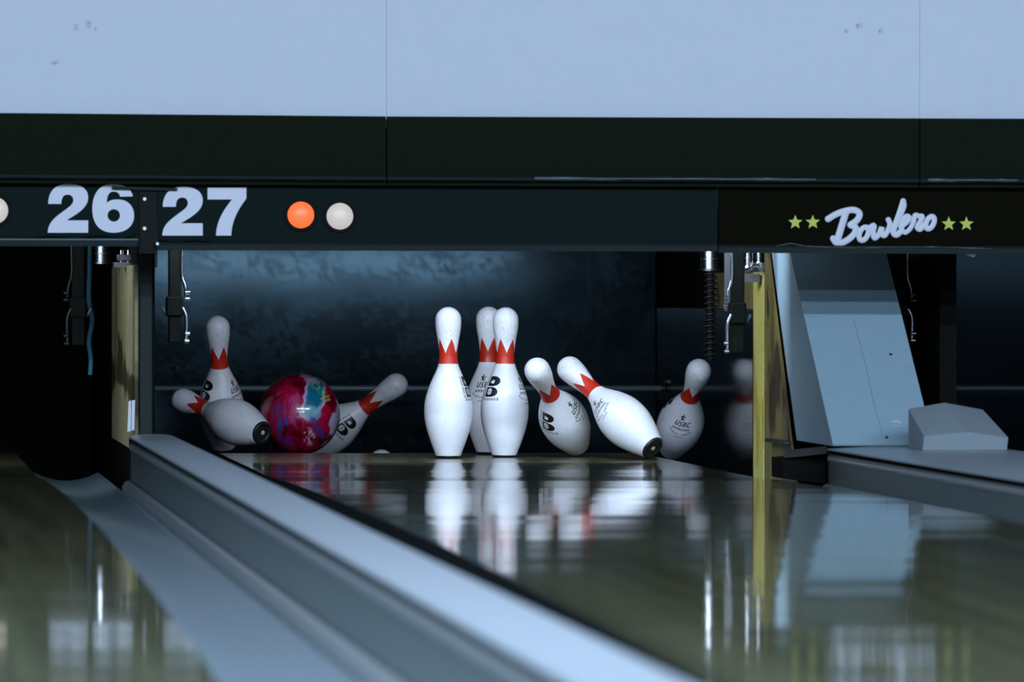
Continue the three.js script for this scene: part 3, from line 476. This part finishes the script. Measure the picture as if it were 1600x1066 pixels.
    const star = (cx, cy, r) => { g.beginPath(); for (let i = 0; i < 10; i++) { const q = i % 2 ? r * 0.42 : r, a = -Math.PI / 2 + i * Math.PI / 5; g.lineTo(cx + q * Math.cos(a), cy + q * Math.sin(a)); } g.closePath(); };
    star(-2, -21, 7.5); g.fill(); g.strokeStyle = '#15171a'; g.lineWidth = 1; g.fillStyle = '#f0f2f5'; g.fillRect(-1, -28, 8, 15); star(-2, -21, 7.5); g.stroke();
    g.fillStyle = '#15171a'; g.font = 'italic bold 15px sans-serif'; g.fillText('USBC', 0, -2); g.font = 'bold 7.5px sans-serif'; g.fillText('APPROVED', 0, 7.5);
    g.font = 'bold 5.5px sans-serif'; const s = 'PLASTIC COATED'; for (let i = 0; i < s.length; i++) { g.save(); const a = (i - (s.length - 1) / 2) * 0.105; g.translate(0, -16); g.rotate(-a); g.fillText(s[i], 0, 36); g.restore(); }
    g.fillRect(-9, 24, 18, 1.2); g.restore();
  });
}
const pinMats = [[11, 0.55], [23, 1.0], [37, 1.5]].map(([s, d]) => new THREE.MeshPhysicalMaterial({ map: pinTexture(s, d), roughness: 0.45, clearcoat: 0.2, clearcoatRoughness: 0.2 }));
const HEADH = 13.727 * IN;
// head centre and base centre as pixels, depth of the base; the rest of the length goes into depth: side +1 head away from the camera, -1 towards it, 0 upright
function pin(head, base, d, side, spin, variant, label) {
  const b = at(base[0], base[1], d), t = thing('bowling_pin', label, 'bowling pin', b, 'struck bowling pins');
  let dir;
  if (!side) dir = at(head[0], head[1], d).sub(b).normalize();
  else {                                              // find the head depth that gives the true length
    let lo = 0, hi = HEADH; for (let i = 0; i < 40; i++) { const m = (lo + hi) / 2, h = at(head[0], head[1], d + side * m); if (h.distanceTo(b) < HEADH) lo = m; else hi = m; }
    dir = at(head[0], head[1], d + side * lo).sub(b).normalize();
  }
  t.quaternion.setFromUnitVectors(V(0, 1, 0), dir).multiply(new THREE.Quaternion().setFromAxisAngle(V(0, 1, 0), spin * Math.PI / 180));
  part('body', pinGeo, pinMats[variant], t); const bs = part('base_ring', baseGeo, M.baseBlack, t, 'black base ring'); part('plug', plugGeo, M.plug, bs, 'cream plug');
  return t;
}
pin([700.5, 508], [700.5, 716], 18.5, 0, -22, 0, 'clean upright pin standing apart, its emblem on one side');
pin([763.5, 507], [763, 710], 18.93, 0, -225, 1, 'upright pin half hidden behind another upright pin');
pin([790, 508], [787.6, 715], 18.62, 0, -140, 1, 'scuffed upright pin overlapping another upright pin');
pin([340, 512], [349, 702], 19.74, -1, -150, 2, 'leaning pin rising behind the pin lying beside the ball');
pin([286.5, 626], [411, 677], 19.40, 1, 60, 1, 'fallen pin lying against the ball, black base showing');
pin([619, 602], [463, 712], 20.08, -1, -90, 2, 'falling pin half hidden behind the ball');
pin([839.5, 579], [903, 698], 18.67, -1, -140, 1, 'falling pin with its head thrown towards the lane, base hidden');
pin([890.5, 577], [1021.5, 701.5], 18.3, 1, -250, 1, 'toppling pin tipped on the edge of its black base');
pin([1092, 580], [1048, 706], 19.37, -1, 145, 1, 'leaning pin with approval mark beside the black wear plate');
{ const t = pin([603, 722], [603, 770], 19.95, -1, 0, 1, 'pin fallen into the pit, only its white tip showing'); t.position.copy(V(1.39, -0.228, -20.02)); t.quaternion.setFromUnitVectors(V(0, 1, 0), V(-0.02, 0.185, 0.28).normalize()); }

// ---------------------------------------------------------------- ball
{
  const R = 0.1085, c = at(468, 647.5, 19.67);
  const MS = 320, MC = 140, mark = document.createElement('canvas'); mark.width = mark.height = MS; const g = mark.getContext('2d');
  g.clearRect(0, 0, MS, MS); g.save(); g.translate(MC, MC); const ringAt = (x, y, r) => { g.beginPath(); g.arc(x, y, r, 0, 7); g.stroke(); };
  g.strokeStyle = 'rgb(200,222,96)'; g.lineWidth = 5; ringAt(-4, -67, 52); g.lineWidth = 4; ringAt(2, -64, 38);
  g.strokeStyle = 'rgb(96,196,96)'; g.lineWidth = 6; ringAt(14, 16, 54); ringAt(16, 14, 38); g.lineWidth = 5; ringAt(16, 14, 14); g.beginPath(); g.moveTo(16, -2); g.lineTo(16, 30); g.stroke();
  g.lineWidth = 5; g.beginPath(); g.moveTo(44, -84); g.lineTo(66, -8); g.lineTo(78, 66); g.stroke(); g.beginPath(); g.moveTo(-46, -36); g.lineTo(-30, -20); g.stroke();
  g.fillStyle = 'rgb(238,222,120)'; for (let i = 0; i < 8; i++) g.fillRect(-64 + i * 20, 78 + (i % 3), 13, 24); g.fillRect(-20, 114, 26, 24); for (let i = 0; i < 4; i++) g.fillRect(14 + i * 16, 114, 11, 26);
  g.globalCompositeOperation = 'destination-out'; for (let i = 0; i < 8; i++) g.fillRect(-60 + i * 20, 84 + (i % 2) * 6, 5, 6); g.fillRect(-12, 121, 10, 8); g.globalCompositeOperation = 'source-over'; g.restore();
  const md = g.getImageData(0, 0, MS, MS).data;
  const n0 = V(0.46, 0.60, 0.655).normalize(), eu = V(0.78, 0.62, 0).addScaledVector(n0, -V(0.78, 0.62, 0).dot(n0)).normalize(), ev = new THREE.Vector3().crossVectors(n0, eu).normalize();
  const tex = dataTex(1024, 512, (u, v) => {
    const ph = u * Math.PI * 2, th = (1 - v) * Math.PI, x = -Math.cos(ph) * Math.sin(th), y = Math.cos(th), z = Math.sin(ph) * Math.sin(th);   // the sphere's own texture layout
    const wx = (fbm(x * 2.2 + 5, y * 2.2, z * 2.2, 4) - 0.5), wy = (fbm(x * 2.2, y * 2.2 + 9, z * 2.2, 4) - 0.5), wf = fbm(x * 9, y * 9, z * 9 + 4, 3) - 0.5;
    const a = x + 0.30 * wx + 0.05 * wf, b = y + 0.30 * wy + 0.05 * wf, f = z > -0.1 ? 1 : 0;
    const blob = (ca, cb, ra, rb, tilt) => { const dx = a - ca, dy = b - cb, p = dx * Math.cos(tilt) + dy * Math.sin(tilt), q = -dx * Math.sin(tilt) + dy * Math.cos(tilt); return f * (1 - Math.sqrt(p * p / ra / ra + q * q / rb / rb)); };
    const n = fbm(x * 3 + 2 * wx, y * 3, z * 3 + 2 * wy, 5), streak = fbm(x * 14 + 3 * wx, y * 2.2 + 2 * wy, z * 6, 4);
    let col = mixc([106, 0, 24], [190, 14, 66], smooth(0.32, 0.62, n));
    col = mixc(col, [206, 96, 160], 0.75 * smooth(-0.1, 0.5, blob(-0.12, 0.12, 0.42, 0.50, 0)) * smooth(0.35, 0.6, streak));
    col = mixc(col, [70, 88, 160], 0.9 * smooth(0.0, 0.5, blob(-0.50, -0.12, 0.28, 0.5, 0.2)) * smooth(0.42, 0.56, streak));
    col = mixc(col, [110, 60, 150], 0.8 * smooth(0.0, 0.5, blob(-0.35, -0.55, 0.3, 0.3, 0)) * smooth(0.4, 0.6, n));
    const tb = blob(0.30, 0.42, 0.27, 0.62, -0.35); col = mixc(col, [206, 186, 214], smooth(-0.10, 0.06, tb)); col = mixc(col, [20, 116, 150], smooth(0.10, 0.36, tb + 0.25 * (n - 0.5) + 0.25 * (b - 0.3) * 0.5));
    const tl = blob(0.30, 0.02, 0.24, 0.24, 0); col = mixc(col, [140, 196, 216], 0.85 * smooth(0.0, 0.45, tl)); 
    col = mixc(col, [84, 66, 150], 0.8 * smooth(0.0, 0.4, blob(0.42, -0.33, 0.12, 0.40, 0.5)));
    const cr = blob(0.18, -0.50, 0.22, 0.32, 0.5); col = mixc(col, [226, 190, 206], 0.9 * smooth(0.05, 0.4, cr) * smooth(0.47, 0.58, fbm(x * 16, y * 16, z * 16, 4)));
    const rp = blob(0.86, -0.10, 0.17, 0.42, -0.2); col = mixc(col, [206, 190, 216], smooth(0.0, 0.22, rp)); col = mixc(col, [20, 96, 116], smooth(0.05, 0.4, blob(0.99, -0.22, 0.12, 0.5, -0.2)));
    col = mixc(col, [196, 170, 200], 0.8 * smooth(0, 0.3, blob(0.26, 0.92, 0.3, 0.12, -0.5)));
    if (z < 0.05) { const q = smooth(0.55, 0.68, n); col = mixc(col, [60, 110, 150], q * 0.8); }
    const dn = x * n0.x + y * n0.y + z * n0.z;
    if (dn > 0.7) { const pu = (x * eu.x + y * eu.y + z * eu.z), pv = (x * ev.x + y * ev.y + z * ev.z), iu = Math.floor(MC + pu * 425), iv = Math.floor(MC - pv * 425); if (iu >= 0 && iu < MS && iv >= 0 && iv < MS) { const o = (iv * MS + iu) * 4; col = mixc(col, [md[o], md[o + 1], md[o + 2]], md[o + 3] / 255); } }
    return col;
  });
  const t = thing('bowling_ball', 'glossy crimson and teal marbled bowling ball among the pins', 'bowling ball', c);
  part('shell', new THREE.SphereGeometry(R, 96, 64), new THREE.MeshPhysicalMaterial({ map: tex, roughness: 0.28, clearcoat: 1, clearcoatRoughness: 0.04 }), t);
}

renderer.render(scene, camera);
